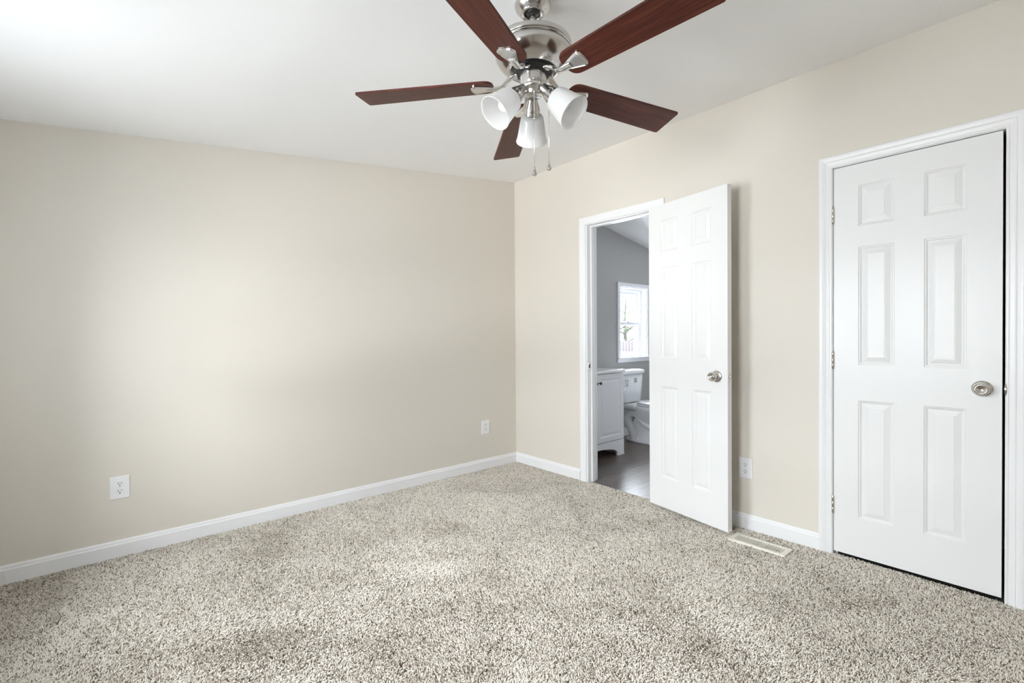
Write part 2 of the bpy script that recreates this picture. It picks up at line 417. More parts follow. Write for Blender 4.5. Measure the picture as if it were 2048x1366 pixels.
# ------------------------------------------------------------------ six panel doors
DW, DH, DT = 0.610, 1.982, 0.035
PX = [(0.105, 0.249), (0.357, 0.500)]
PZ = [(0.196, 0.794), (0.972, 1.566), (1.670, 1.875)]
RING = [(0.0, 0.0), (0.003, 0.0035), (0.0065, 0.0038), (0.008, 0.0052), (0.013, 0.0088), (0.016, 0.0090), (0.0365, 0.0030), (0.0385, 0.0030), (0.0395, 0.0016)]
def door_leaf():
    m = MB()
    for side in (0, 1):
        def P(x, d, z):
            return (x, d, z) if side == 0 else (x, DT - d, z)
        xs = [0, PX[0][0], PX[0][1], PX[1][0], PX[1][1], DW]
        zs = [0, PZ[0][0], PZ[0][1], PZ[1][0], PZ[1][1], PZ[2][0], PZ[2][1], DH]
        for i in range(5):
            for j in range(7):
                x0, x1, z0, z1 = xs[i], xs[i + 1], zs[j], zs[j + 1]
                if i in (1, 3) and j in (1, 3, 5):
                    rr = [[P(x0 + w, d, z0 + w), P(x1 - w, d, z0 + w), P(x1 - w, d, z1 - w), P(x0 + w, d, z1 - w)] for w, d in RING]
                    m.rings(rr, True, False, True, 0, False)
                else:
                    horiz = i in (1, 3) or (i == 2 and j in (0, 2, 4, 6) and False)
                    m.add([P(x0, 0, z0), P(x1, 0, z0), P(x1, 0, z1), P(x0, 0, z1)], [(0, 1, 2, 3)], 1 if horiz else 0)
    m.add([(0, 0, 0), (DW, 0, 0), (DW, DT, 0), (0, DT, 0)], [(0, 1, 2, 3)]); m.add([(0, 0, DH), (DW, 0, DH), (DW, DT, DH), (0, DT, DH)], [(0, 1, 2, 3)])
    m.add([(0, 0, 0), (0, DT, 0), (0, DT, DH), (0, 0, DH)], [(0, 1, 2, 3)]); m.add([(DW, 0, 0), (DW, DT, 0), (DW, DT, DH), (DW, 0, DH)], [(0, 1, 2, 3)])
    import bmesh
    o = m.build('door_panel', [M_DOORV, M_DOORH], recalc=False)
    bm = bmesh.new(); bm.from_mesh(o.data); bmesh.ops.remove_doubles(bm, verts=bm.verts, dist=1e-5)
    bmesh.ops.recalc_face_normals(bm, faces=bm.faces); bm.to_mesh(o.data); bm.free()
    return o
KNOB = [(0.0345, 0.0), (0.0345, 0.002), (0.0335, 0.0045), (0.030, 0.0068), (0.0235, 0.0085), (0.0170, 0.0095), (0.0125, 0.0110), (0.0120, 0.0250), (0.0150, 0.0285), (0.0225, 0.0315), (0.0265, 0.0360), (0.0272, 0.0430), (0.0262, 0.0490), (0.0235, 0.0540), (0.0195, 0.0562)]
def knob(parent, x, z, y, outward, kind):
    """door knob with rosette; outward is -1 (front) or +1 (back)"""
    ax = (0, outward, 0)
    m = MB(); m.lathe(KNOB[:7], (x, y, z), ax, 40, cap0=True); r = m.build('rosette', M_SATIN, parent)
    m = MB(); m.lathe(KNOB[6:], (x, y, z), ax, 40)
    if kind == 'dimple':
        m.lathe([(0.0195, 0.0562), (0.0180, 0.0568), (0.0172, 0.0560), (0.0002, 0.0528)], (x, y, z), ax, 40)
    else:
        m.lathe([(0.0195, 0.0562), (0.0165, 0.0562), (0.0150, 0.0535), (0.0085, 0.0525), (0.0002, 0.0525)], (x, y, z), ax, 40)
    k = m.build('knob', M_SATIN, parent)
    if kind != 'dimple':
        m = MB(); m.lathe([(0.0068, 0.052), (0.0068, 0.060), (0.0055, 0.0615), (0.0002, 0.0618)], (x, y, z), ax, 24); m.build('lock_button', M_CHROME, k)
def hinge(parent, x, y, zs, rot=0):
    for z in zs:
        m = MB()
        m.lathe([(0.0058, -0.045), (0.0058, -0.016), (0.0052, -0.0155), (0.0052, -0.0145), (0.0058, -0.014), (0.0058, 0.014), (0.0052, 0.0145), (0.0052, 0.0155), (0.0058, 0.016), (0.0058, 0.045), (0.0035, 0.047)], (x, y, z), (0, 0, 1), 16, cap0=True, cap1=True)
        m.box((x - 0.004, y, z - 0.045), (x - 0.002, y + 0.028, z + 0.045)); m.box((x + 0.002, y, z - 0.045), (x + 0.004, y + 0.028, z + 0.045))
        m.build('hinge', M_SATIN, parent)
# closed closet door: local x runs from the hinge side toward -Y, front faces the room (-X)
d2 = empty('door_2', (XR - 0.004, 0.7525, 0.0205), rot=(0, 0, -math.pi / 2))
struct(d2, 'closed white six panel closet door at the right edge with satin knob', 'door')
leaf = door_leaf(); leaf.parent = d2
knob(d2, 0.550, 0.888, 0.0, -1, 'dimple')
hinge(d2, -0.003, -0.004, (1.744, 0.993, 0.242))
# open bathroom door, swung back toward the right wall.  local x: from hinge along the leaf
a = Vector((2.803, 1.797)); b = Vector((2.692, 1.2185))
ang = math.atan2(b.y - a.y, b.x - a.x)
d1 = empty('door_1', (a.x, a.y, 0.021), rot=(0, 0, ang))
struct(d1, 'open white six panel door swung out from the bathroom doorway', 'door')
leaf1 = leaf.copy(); leaf1.name = 'door_panel'; COL.objects.link(leaf1); leaf1.parent = d1
leaf1.scale = (0.9665, 1, 1.001)
knob(d1, 0.518, 0.887, 0.0, -1, 'lock'); knob(d1, 0.518, 0.887, DT, 1, 'dimple')
m = MB(); m.box((0.5890, 0.006, 0.860), (0.5905, 0.029, 0.917)); lp = m.build('latch_plate', M_SATIN, d1, 0.002)
m = MB(); m.lathe([(0.0085, 0), (0.0085, 0.004), (0.006, 0.0095), (0.0005, 0.011)], (0.5900, 0.0185, 0.888), (1, 0, 0), 20); m.build('latch_bolt', M_CHROME, lp)
hinge(d1, -0.006, DT + 0.004, (1.744, 0.993, 0.242))

# ------------------------------------------------------------------ windows
def window_unit(name, label, axis, plane, inward, a0, a1, z0, z1, depth):
    """double hung window in a wall; axis 'x' or 'y' is the direction along the wall, plane = room face, inward = sign of the room side"""
    def P(a, d, z):   # d: distance out of the room behind the room face
        return (a, plane - inward * d, z) if axis == 'x' else (plane - inward * d, a, z)
    def bx(m, a, b, d0, d1, zz0, zz1):
        m.box(P(a, d0, zz0), P(b, d1, zz1))
    r = empty(name, P((a0 + a1) / 2, 0, z0)); struct(r, label, 'window')
    off = Vector(r.location)
    def bld(m, n, mt, par):
        m.v = [tuple(Vector(p) - off) for p in m.v]
        return m.build(n, mt, par)
    cw = 0.042
    m = MB()
    for (A, B, Z0, Z1) in ((a0 - cw, a0, z0 - cw, z1 + cw), (a1, a1 + cw, z0 - cw, z1 + cw), (a0, a1, z1, z1 + cw), (a0, a1, z0 - cw, z0)):
        bx(m, A, B, -0.018, 0, Z0, Z1)
    bld(m, 'window_casing', M_VINYL, r)
    m = MB(); t = 0.012
    bx(m, a0, a0 + t, -0.004, depth, z0, z1); bx(m, a1 - t, a1, -0.004, depth, z0, z1); bx(m, a0 + t, a1 - t, -0.004, depth, z1 - t, z1); bx(m, a0 + t, a1 - t, -0.004, depth, z0, z0 + t)
    bld(m, 'reveal', M_VINYL, r)
    m = MB(); bx(m, a0 - cw - 0.01, a1 + cw + 0.01, -0.032, -0.004, z0 - 0.004, z0 + 0.012); bld(m, 'window_sill', M_VINYL, r)
    A0, A1, Z0, Z1 = a0 + t, a1 - t, z0 + t, z1 - t
    f = 0.030; zm = (Z0 + Z1) / 2 - 0.01
    m = MB()
    bx(m, A0, A0 + f, depth - 0.05, depth + 0.02, Z0, Z1); bx(m, A1 - f, A1, depth - 0.05, depth + 0.02, Z0, Z1); bx(m, A0 + f, A1 - f, depth - 0.05, depth + 0.02, Z1 - f, Z1); bx(m, A0 + f, A1 - f, depth - 0.05, depth + 0.02, Z0, Z0 + f)
    bld(m, 'window_frame', M_VINYL, r)
    for nm, q0, q1, dd in (('lower_sash', Z0 + f, zm + 0.018, depth - 0.045), ('upper_sash', zm - 0.018, Z1 - f, depth - 0.015)):
        m = MB(); s_ = 0.032; b0, b1 = A0 + f, A1 - f
        bx(m, b0, b0 + s_, dd, dd + 0.026, q0, q1); bx(m, b1 - s_, b1, dd, dd + 0.026, q0, q1); bx(m, b0 + s_, b1 - s_, dd, dd + 0.026, q1 - s_, q1); bx(m, b0 + s_, b1 - s_, dd, dd + 0.026, q0, q0 + s_)
        so = bld(m, nm, M_VINYL, r)
        m = MB(); bx(m, b0 + s_, b1 - s_, dd + 0.011, dd + 0.015, q0 + s_, q1 - s_); bld(m, 'pane', M_PANE, so)
        if nm == 'lower_sash':
            m = MB(); c = (b0 + b1) / 2
            bx(m, c - 0.028, c + 0.028, dd + 0.002, dd + 0.022, q1, q1 + 0.008); bx(m, c - 0.010, c + 0.024, dd + 0.006, dd + 0.018, q1 + 0.008, q1 + 0.016); bld(m, 'sash_lock', M_VINYL, so)
    return r
window_unit('window_1', 'white window in the low wall behind the camera', 'y', XB, 1, *W1, 0.10)
window_unit('window_2', 'second white window in the low wall behind the camera, nearer the left wall', 'y', XB, 1, *W2, 0.10)
window_unit('window_3', 'small white bathroom window above the toilet', 'x', YL, -1, *W3, 0.11)

# ------------------------------------------------------------------ electrical outlets
def make_outlet(w, h):
    r = empty('electrical_outlet')
    m = MB()   # plate: local x across, z up, front toward -y
    e = 0.0055
    m.rings([[(-w / 2 + q, -d, -h / 2 + q), (w / 2 - q, -d, -h / 2 + q), (w / 2 - q, -d, h / 2 - q), (-w / 2 + q, -d, h / 2 - q)] for q, d in ((0, 0), (0, 0.003), (0.0012, 0.0048), (0.003, e))], True, True, True, 0, False)
    m.build('cover_plate', M_PLASTIC, r)
    for s_ in (1, -1):
        zc = s_ * 0.0195
        m = MB(); ring = []
        for k in range(40):
            t = 2 * math.pi * k / 40
            ring.append((0.0172 * math.cos(t), max(-0.0142, min(0.0142, 0.0172 * math.sin(t)))))
        m.rings([[(x * q, -e - d, zc + z * q) for x, z in ring] for q, d in ((1.04, -0.001), (1.04, 0.0002), (1.0, 0.0004), (0.98, 0.0016), (0.95, 0.0020))], True, False, True, 0, False)
        f = m.build('receptacle', M_PLASTIC, r)
        m = MB()
        m.box((-0.0078, -e - 0.0024, zc - 0.0005), (-0.0052, -e - 0.0015, zc + 0.0085)); m.box((0.0052, -e - 0.0024, zc + 0.0005), (0.0076, -e - 0.0015, zc + 0.0078))
        m.lathe([(0.0029, 0.0015), (0.0029, 0.0024), (0.0001, 0.0024)], (0, -e, zc - 0.0075), (0, -1, 0), 14)
        m.build('slots', M_DARK, f)
    m = MB(); m.lathe([(0.0032, 0.0), (0.0030, 0.0008), (0.0001, 0.001)], (0, -e, 0), (0, -1, 0), 16); m.build('screw', M_PLASTIC, r)
    return r
def copy_tree(o, parent=None):
    c = o.copy(); COL.objects.link(c); c.parent = parent
    for ch in list(o.children):
        copy_tree(ch, c)
    return c
og = 'electrical outlets low on the walls'
o1 = make_outlet(0.083, 0.118); o1.location = (0.078, YL, 0.3655)
tag(o1, 'white double outlet on the left wall nearest the camera', 'outlet', og)
o2 = copy_tree(o1); o2.location = (2.530, YL, 0.362)
tag(o2, 'white double outlet on the left wall beside the far corner of the room', 'outlet', og)
o3 = copy_tree(o1); o3.location = (XR, 1.2005, 0.3585); o3.rotation_euler = (0, 0, -math.pi / 2)
o3.scale = (0.93, 1, 1.02)
tag(o3, 'white double outlet on the right wall between the two doors', 'outlet', og)

# ------------------------------------------------------------------ floor register
rg = empty('floor_register', (2.706, 1.0545, 0.002), 0)
tag(rg, 'ivory slotted floor vent in the carpet beside the open door', 'vent')
hx, hy = 0.0585, 0.147
m = MB()
ix, iy = 0.036, 0.122
for q in ((-hx, -hy, hx, -iy), (-hx, iy, hx, hy), (-hx, -iy, -ix, iy), (ix, -iy, hx, iy)):
    m.box((q[0], q[1], -0.009), (q[2], q[3], 0.006))
o = m.build('register_frame', M_REG, rg, 0.002)
m = MB(); m.box((-ix, -iy, -0.011), (ix, iy, -0.0095)); m.build('duct', M_BLACK, rg)
N = 19
for k in range(N):
    y = -iy + (k + 0.5) * 2 * iy / N
    m = MB(); c, s_ = math.cos(1.05), math.sin(1.05)
    hh = 0.0043
    m.add([(x, y + dy * 1, z) for x in (-ix, ix) for dy, z in ((-hh * c - 0.0006, 0.0010 - 0.001), (hh * c - 0.0006, 0.0010 + 2 * hh * s_ - 0.001), (hh * c + 0.0006, 0.0010 + 2 * hh * s_ - 0.001), (-hh * c + 0.0006, -0.001 + 0.001))], [(0, 1, 2, 3), (7, 6, 5, 4), (0, 4, 5, 1), (1, 5, 6, 2), (2, 6, 7, 3), (3, 7, 4, 0)])
    m.build('slat', M_REG, rg)

# ------------------------------------------------------------------ ceiling fan
FX, FY = 1.2090, 1.2545
ZF = 2.074
fan = empty('ceiling_fan', (FX, FY, ceil_z(FX)))
tag(fan, 'brushed nickel ceiling fan with five dark cherry blades and three frosted lights', 'ceiling fan')
FO = Vector((FX, FY, ceil_z(FX)))
def fb(m, name, mt, par=fan, **kw):
    m.v = [tuple(Vector(p) - FO) for p in m.v]
    return m.build(name, mt, par, **kw)
def fl(prof, **kw):
    m = MB(); m.lathe(prof, (FX, FY, 0), (0, 0, 1), kw.pop('seg', 64), **kw); return m
zc_ = ceil_z(FX)
fb(fl([(0.064, zc_ + 0.008), (0.066, zc_ - 0.004), (0.0660, zc_ - 0.012), (0.0625, zc_ - 0.021), (0.0545, zc_ - 0.030), (0.0480, zc_ - 0.036), (0.0440, zc_ - 0.0395), (0.0430, zc_ - 0.0415), (0.0405, zc_ - 0.0420), (0.0395, zc_ - 0.0400), (0.0340, zc_ - 0.0400), (0.0325, zc_ - 0.0370), (0.0325, zc_ - 0.020), (0.0, zc_ - 0.020)]), 'canopy', M_NICKEL)
fb(fl([(0.0, zc_ - 0.008), (0.018, zc_ - 0.014), (0.026, zc_ - 0.026), (0.026, zc_ - 0.032), (0.016, zc_ - 0.042), (0.0, zc_ - 0.044)], seg=32), 'hanger_ball', M_BLACK)
fb(fl([(0.0115, zc_ - 0.04), (0.0115, 2.210)], seg=32), 'downrod', M_CHROME)
hs = fb(fl([(0.0, 2.226), (0.018, 2.226), (0.022, 2.221), (0.100, 2.218), (0.132, 2.215), (0.1385, 2.212), (0.1405, 2.208), (0.1405, 2.195), (0.1390, 2.1935), (0.1370, 2.1932), (0.1370, 2.1912), (0.1400, 2.1908), (0.1400, 2.1868), (0.1360, 2.1862), (0.1360, 2.1842), (0.1385, 2.1832), (0.1388, 2.174), (0.1355, 2.160), (0.1290, 2.148), (0.1200, 2.1370), (0.1090, 2.1270), (0.0990, 2.1200), (0.0930, 2.1165), (0.0900, 2.1160), (0.0870, 2.1135), (0.0845, 2.1145), (0.0810, 2.1180), (0.0770, 2.1225), (0.0, 2.1235)]), 'motor_housing', M_NICKEL)
fb(fl([(0.072, 2.124), (0.072, 2.112), (0.066, 2.108), (0.060, 2.108), (0.056, 2.102), (0.0, 2.100)], seg=40), 'flywheel', M_BLACK)
sw = fb(fl([(0.046, 2.107), (0.0485, 2.104), (0.049, 2.098), (0.049, 2.058), (0.0475, 2.0555), (0.0485, 2.0535), (0.0475, 2.0505), (0.0430, 2.0445), (0.0365, 2.0405), (0.0340, 2.0385), (0.0330, 2.0300), (0.0310, 2.0255), (0.0, 2.0235)]), 'switch_housing', M_NICKEL)
for k in range(3):
    m = MB()
    az = YAW + math.pi + k * 2.094
    dv = Vector((math.cos(az), math.sin(az), 0))
    m.lathe([(0.0036, 0), (0.0034, 0.0022), (0.0002, 0.003)], Vector((FX, FY, 2.066)) + dv * 0.0485, dv, 14)
    fb(m, 'screw', M_CHROME, sw)
PH, BE, TX, TY = -0.2400, -0.199, -0.026, -0.031
RT, RR0 = 0.662, 0.146
def blade_outline():
    pts = []
    def arc(cx, cy, r, a0, a1, n):
        for k in range(n + 1):
            a_ = math.radians(a0 + (a1 - a0) * k / n); pts.append((cx + r * math.cos(a_), cy + r * math.sin(a_)))
    wt, wr = 0.0665, 0.0560
    arc(RT - 0.008, wt - 0.008, 0.008, 0, 90, 5)
    for k in range(1, 8):
        q = k / 8; pts.append((RT - 0.008 + (RR0 + 0.045 - RT + 0.008) * q, wt + (wr - wt) * q))
    n = 12
    for k in range(n + 1):
        a_ = math.pi / 2 + math.pi * k / n
        cx = RR0 + 0.045
        sx = math.copysign(abs(math.cos(a_)) ** 0.8, math.cos(a_)); sy = math.copysign(abs(math.sin(a_)) ** 0.62, math.sin(a_))
        pts.append((cx + 0.045 * sx, wr * sy))
    for k in range(1, 8):
        q = k / 8; pts.append((RR0 + 0.045 + (RT - 0.008 - RR0 - 0.045) * q, -wr + (wr - wt) * q))
    arc(RT - 0.008, -wt + 0.008, 0.008, -90, 0, 5)
    return pts
OUTL = blade_outline()
def iron_plate_outline(g=1.0):
    # shield shaped plate under the blade root: narrow neck flaring to a wide rounded outer edge, local x radial
    x0, x1 = 0.142, 0.231
    top = []
    for k in range(13):
        u = k / 12 * 0.80
        top.append((x0 + (x1 - x0) * u, 0.0095 + 0.0255 * (u / 0.80) ** 0.85))
    cx, cy, r = x0 + (x1 - x0) * 0.80, 0.0350 - 0.019, 0.019
    for k in range(1, 7):
        a_ = math.radians(90 - 72 * k / 6)
        top.append((cx + r * math.cos(a_) * 0.9, cy + r * math.sin(a_)))
    xe, ye = top[-1]
    for k in range(1, 6):
        q = k / 6
        top.append((xe + (x1 - xe) * math.sin(q * math.pi / 2), ye * (1 - q)))
    pts = top + [(x1, 0.0)] + [(x, -y) for x, y in reversed(top)]
    c = 0.205
    return [(c + (x - c) * g, y * g) for x, y in pts]
for k in range(5):
    az = PH + k * 2 * math.pi / 5
    ca, sa = math.cos(az), math.sin(az)
    tilt = TX * ca + TY * sa
    # blade frame: radial axis (tilted a little), tangent pitched
    er = Vector((ca, sa, tilt)).normalized()
    et = Vector((-sa * math.cos(BE), ca * math.cos(BE), math.sin(BE) + (TX * -sa + TY * ca))).normalized()
    en = er.cross(et).normalized()
    B = Matrix((er, et, en)).transposed().to_4x4()
    B.translation = Vector((FX, FY, ZF)) - FO
    m = MB()
    hi = [(x, y, 0.0032) for x, y in OUTL]; lo = [(x, y, -0.0032) for x, y in OUTL]
    hi2 = [(x * 0.9985 + 0.0006, y * 0.985, 0.0040) for x, y in OUTL]; lo2 = [(x * 0.9985 + 0.0006, y * 0.985, -0.0040) for x, y in OUTL]
    m.rings([lo2, lo, hi, hi2], True, True, True, 0, False)
    bl = m.build('blade', M_BLADE, fan); bl.matrix_local = B
    # iron: plate on the underside and arm rising to the flywheel
    m = MB()
    zb = -0.0040
    m.rings([[(x, y, z) for x, y in iron_plate_outline(g)] for g, z in ((1.0, zb), (1.0, zb - 0.0030), (0.965, zb - 0.0050), (0.90, zb - 0.0054), (0.87, zb - 0.0072), (0.78, zb - 0.0078), (0.75, zb - 0.0066), (0.70, zb - 0.0066))], True, False, True, 0, False)
    inv = B.inverted()
    p_fly = inv @ (Vector((FX + 0.058 * ca, FY + 0.058 * sa, 2.1065)) - FO)
    p_fly2 = inv @ (Vector((FX + 0.074 * ca, FY + 0.074 * sa, 2.1035)) - FO)
    path = [p_fly, p_fly2, Vector((0.098, 0, 0.012)), Vector((0.112, 0, -0.001)), Vector((0.128, 0, -0.0075)), Vector((0.150, 0, -0.0085)), Vector((0.175, 0, -0.0085))]
    # smooth path
    sp_ = []
    for i in range(len(path) - 1):
        p0 = path[max(i - 1, 0)]; p1 = path[i]; p2 = path[i + 1]; p3 = path[min(i + 2, len(path) - 1)]
        for j in range(4):
            t = j / 4
            sp_.append(0.5 * ((2 * p1) + (p2 - p0) * t + (2 * p0 - 5 * p1 + 4 * p2 - p3) * t * t + (3 * p1 - p0 - 3 * p2 + p3) * t ** 3))
    sp_.append(path[-1])
    rr = []
    for i, p in enumerate(sp_):
        t = (sp_[min(i + 1, len(sp_) - 1)] - sp_[max(i - 1, 0)]).normalized()
        s_ = Vector((0, 1, 0)); nn = t.cross(s_).normalized()
        q = i / (len(sp_) - 1); hw = 0.0138 - 0.0022 * math.sin(math.pi * min(1, q * 1.15)); th = 0.0060
        rr.append([tuple(p + s_ * y + nn * z) for y, z in ((-hw, -th * 0.4), (-hw * 0.6, -th), (hw * 0.6, -th), (hw, -th * 0.4), (hw, th * 0.4), (hw * 0.6, th), (-hw * 0.6, th), (-hw, th * 0.4))])
    m.rings(rr, True, True, True, 0, True)
    for sx in (-0.012, 0.012):
        pf = inv @ (Vector((FX + 0.062 * ca - sx * sa, FY + 0.062 * sa + sx * ca, 2.1040)) - FO)
        m.lathe([(0.004, 0.0), (0.004, 0.003), (0.0005, 0.004)], pf, -(inv.to_3x3() @ Vector((0, 0, 1))), 12)
    io = m.build('blade_iron', M_CHROME, fan); io.matrix_local = B
# three lights of the fan's light kit
for k, az in enumerate((YAW, YAW + 2.0944, YAW - 2.0944)):
    dh = Vector((math.cos(az), math.sin(az), 0))
    ax = (dh * math.cos(math.radians(44.5)) + Vector((0, 0, -1)) * math.sin(math.radians(44.5))).normalized()
    c0 = Vector((FX, FY, 2.040)) + dh * 0.045
    m = MB()
    m.lathe([(0.0, -0.030), (0.0150, -0.030), (0.0160, -0.010), (0.0175, 0.002), (0.0205, 0.012), (0.0260, 0.028), (0.0280, 0.036), (0.0290, 0.040), (0.0290, 0.052), (0.0300, 0.053), (0.0300, 0.060), (0.0270, 0.061), (0.0260, 0.050), (0.0, 0.048)], c0, ax, 40)
    for q in range(3):
        e1 = ax.orthogonal().normalized(); e2 = ax.cross(e1); tt = q * 2.094 + 0.4
        dv = e1 * math.cos(tt) + e2 * math.sin(tt)
        m.lathe([(0.0028, 0), (0.0028, 0.004), (0.0003, 0.005)], c0 + ax * 0.0565 + dv * 0.0295, dv, 12)
    hold = fb(m, 'lamp_holder', M_NICKEL)
    outer = [(0.0250, 0.052), (0.0300, 0.0585), (0.0375, 0.0615), (0.0425, 0.0665), (0.0445, 0.074), (0.0475, 0.090), (0.0505, 0.108), (0.0535, 0.126), (0.0560, 0.140), (0.0590, 0.152), (0.0612, 0.158), (0.0618, 0.1605), (0.0610, 0.1625)]
    inner = [(0.0590, 0.1615), (0.0565, 0.152), (0.0535, 0.139), (0.0510, 0.126), (0.0480, 0.108), (0.0450, 0.090), (0.0420, 0.075), (0.0400, 0.0685), (0.0360, 0.0650), (0.0260, 0.0620)]
    m = MB(); m.lathe(outer + inner, c0, ax, 56)
    fb(m, 'lamp_shade', M_FROST)
    m = MB(); m.lathe([(0.0001, 0.048), (0.0130, 0.052), (0.0140, 0.066), (0.0200, 0.082), (0.0235, 0.098), (0.0220, 0.112), (0.0150, 0.123), (0.0001, 0.127)], c0, ax, 28)
    fb(m, 'light_bulb', M_CERAMIC)
# pull chains
def chain(lat, fwd, ztop, zbot, zpend, nb):
    p = Vector((FX, FY, 0)) + rt * lat + fw * fwd
    m = MB()
    m.tube([p + Vector((0, 0, ztop + 0.012)) - (rt * lat + fw * fwd).normalized() * 0.012, p + Vector((0, 0, ztop + 0.004)), p + Vector((0, 0, ztop))], 0.0032, 10)
    m.tube([p + Vector((0, 0, ztop)), p + Vector((0, 0, zbot))], 0.0009, 6)
    z = ztop
    while z > ztop - nb:
        m.lathe([(0.0001, -0.0017), (0.0014, -0.0012), (0.0020, 0), (0.0014, 0.0012), (0.0001, 0.0017)], p + Vector((0, 0, z)), (0, 0, 1), 6)
        z -= 0.0034
    m.lathe([(0.0001, 0.004), (0.0026, 0.003), (0.0026, -0.003), (0.0001, -0.004)], p + Vector((0, 0, ztop - nb - 0.004)), (0, 0, 1), 10)
    c = fb(m, 'pull_chain', M_CHROME)
    m = MB(); L = zbot - zpend
    m.lathe([(0.0002, 0.0), (0.0016, -0.02 * L), (0.0030, -0.22 * L), (0.0060, -0.50 * L), (0.0085, -0.74 * L), (0.0080, -0.88 * L), (0.0045, -0.98 * L), (0.0002, -L)], p + Vector((0, 0, zbot)), (0, 0, 1), 20)
    pd = fb(m, 'pendant', M_PENDANT, c)
    m = MB(); m.lathe([(0.0002, 0.003), (0.0022, 0.001), (0.0030, -0.20 * L), (0.0034, -0.24 * L), (0.0002, -0.24 * L)], p + Vector((0, 0, zbot)), (0, 0, 1), 14)
    fb(m, 'pendant_cap', M_CHROME, c)
chain(0.001, -0.040, 2.020, 1.755, 1.722, 0.088)
chain(0.056, -0.004, 2.035, 1.786, 1.754, 0.040)

# ------------------------------------------------------------------ bathroom vanity
VX0, VX1, VYF, VYB = 3.03, 3.848, 2.753, 3.236
va = empty('vanity_cabinet', ((VX0 + VX1) / 2, VYB, -0.003))
tag(va, 'white bathroom vanity cabinet with raised panel doors seen through the doorway', 'vanity')
VO = Vector(va.location)
def vb(m, name, mt, par=va, **kw):
    m.v = [tuple(Vector(p) - VO) for p in m.v]
    return m.build(name, mt, par, **kw)
m = MB()
m.box((VX0, VYF + 0.020, 0.135), (VX1, VYB, 0.795))
vb(m, 'cabinet_body', M_VANITY)
# arched toe board
m = MB()
n = 24; xa, xb = VX0 + 0.105, VX1 - 0.105
top = 0.148
prof = [(VX0, 0.0), (xa, 0.0)] + [(xa + (xb - xa) * k / n, 0.040 + 0.052 * math.sin(math.pi * k / n) ** 0.55) for k in range(n + 1)] + [(xb, 0.0), (VX1 + 0.006, 0.0), (VX1 + 0.006, 0.016), (VX1, 0.018), (VX1, top), (VX0, top)]
prof = [(x, z - 0.003) for x, z in prof]
m.add([(x, VYF, z) for x, z in prof] + [(x, VYF + 0.02, z) for x, z in prof], [tuple(range(len(prof))), tuple(reversed(range(len(prof), 2 * len(prof))))] + [(i, (i + 1) % len(prof), len(prof) + (i + 1) % len(prof), len(prof) + i) for i in range(len(prof))])
m.box((VX0, VYF + 0.02, -0.003), (VX0 + 0.02, VYB, 0.14)); m.box((VX1 - 0.02, VYF + 0.02, -0.003), (VX1, VYB, 0.14))
vb(m, 'toe_board', M_VANITY)
m = MB(); m.box((VX0 + 0.02, VYB - 0.10, -0.003), (VX1 - 0.02, VYB - 0.08, 0.10)); vb(m, 'back_rail', M_VANITY)
xm = (VX0 + VX1) / 2 + 0.002
for x0, x1, kx in ((xm + 0.0015, VX1, xm + 0.032), (VX0, xm - 0.0015, xm - 0.024)):
    m = MB(); z0, z1 = 0.152, 0.790
    rr = []
    for w, d in ((0, 0.019), (0, 0.001), (0.002, 0.0), (0.046, 0.0), (0.052, 0.005), (0.056, 0.006), (0.062, 0.006), (0.084, 0.001), (0.088, 0.001)):
        rr.append([(x0 + w, VYF + d, z0 + w), (x1 - w, VYF + d, z0 + w), (x1 - w, VYF + d, z1 - w), (x0 + w, VYF + d, z1 - w)])
    m.rings(rr, True, True, True, 0, False)
    dr = vb(m, 'door', M_VANITY)
    m = MB(); m.lathe([(0.006, 0.0), (0.005, 0.008), (0.006, 0.012), (0.0125, 0.016), (0.0135, 0.021), (0.011, 0.025), (0.0003, 0.0265)], (kx, VYF, 0.710), (0, -1, 0), 24)
    vb(m, 'knob', M_BRONZE, dr)
m = MB()
m.box((XRB + 0.004, VYF - 0.020, 0.797), (VX1 + 0.004, YL, 0.822))
vt = m.build('countertop', M_STONE, None, 0.004)
tag(vt, 'white vanity countertop on the bathroom cabinet', 'countertop')

# ------------------------------------------------------------------ toilet
TXC = 4.448
to = empty('toilet', (TXC, 3.0, -0.003)); tag(to, 'white two piece toilet under the bathroom window', 'toilet')
TO = Vector(to.location)
def tb(m, name, mt=M_CERAMIC, par=to, **kw):
    m.v = [tuple(Vector(p) - TO) for p in m.v]
    return m.build(name, mt, par, **kw)
def sup(cx, cy, hx_, hy_, z, e=2.6, n=40, egg=0.0):
    r = []
    for k in range(n):
        t = 2 * math.pi * k / n
        c, s_ = math.cos(t), math.sin(t)
        x = math.copysign(abs(c) ** (2 / e), c); y = math.copysign(abs(s_) ** (2 / e), s_)
        r.append((cx + hx_ * x * (1 + egg * y), cy + hy_ * y, z))
    return r
# tank
m = MB()
m.rings([sup(TXC - 0.012, 3.135, 0.165, 0.075, 0.412, 5), sup(TXC - 0.012, 3.135, 0.178, 0.085, 0.425, 6), sup(TXC - 0.012, 3.137, 0.196, 0.095, 0.62, 7), sup(TXC - 0.012, 3.138, 0.203, 0.098, 0.725, 7)], True, True, True)
tk = tb(m, 'tank')
m = MB()
m.rings([sup(TXC - 0.012, 3.136, 0.205, 0.100, 0.724, 7), sup(TXC - 0.012, 3.134, 0.217, 0.110, 0.728, 8), sup(TXC - 0.012, 3.134, 0.219, 0.112, 0.750, 8), sup(TXC - 0.012, 3.134, 0.212, 0.106, 0.764, 7), sup(TXC - 0.012, 3.134, 0.185, 0.090, 0.771, 5)], True, True, True)
tb(m, 'tank_lid')
m = MB()
xl = TXC - 0.150
m.lathe([(0.014, 0), (0.014, 0.006), (0.008, 0.012), (0.0005, 0.013)], (xl, 3.043, 0.668), (0, -1, 0), 20)
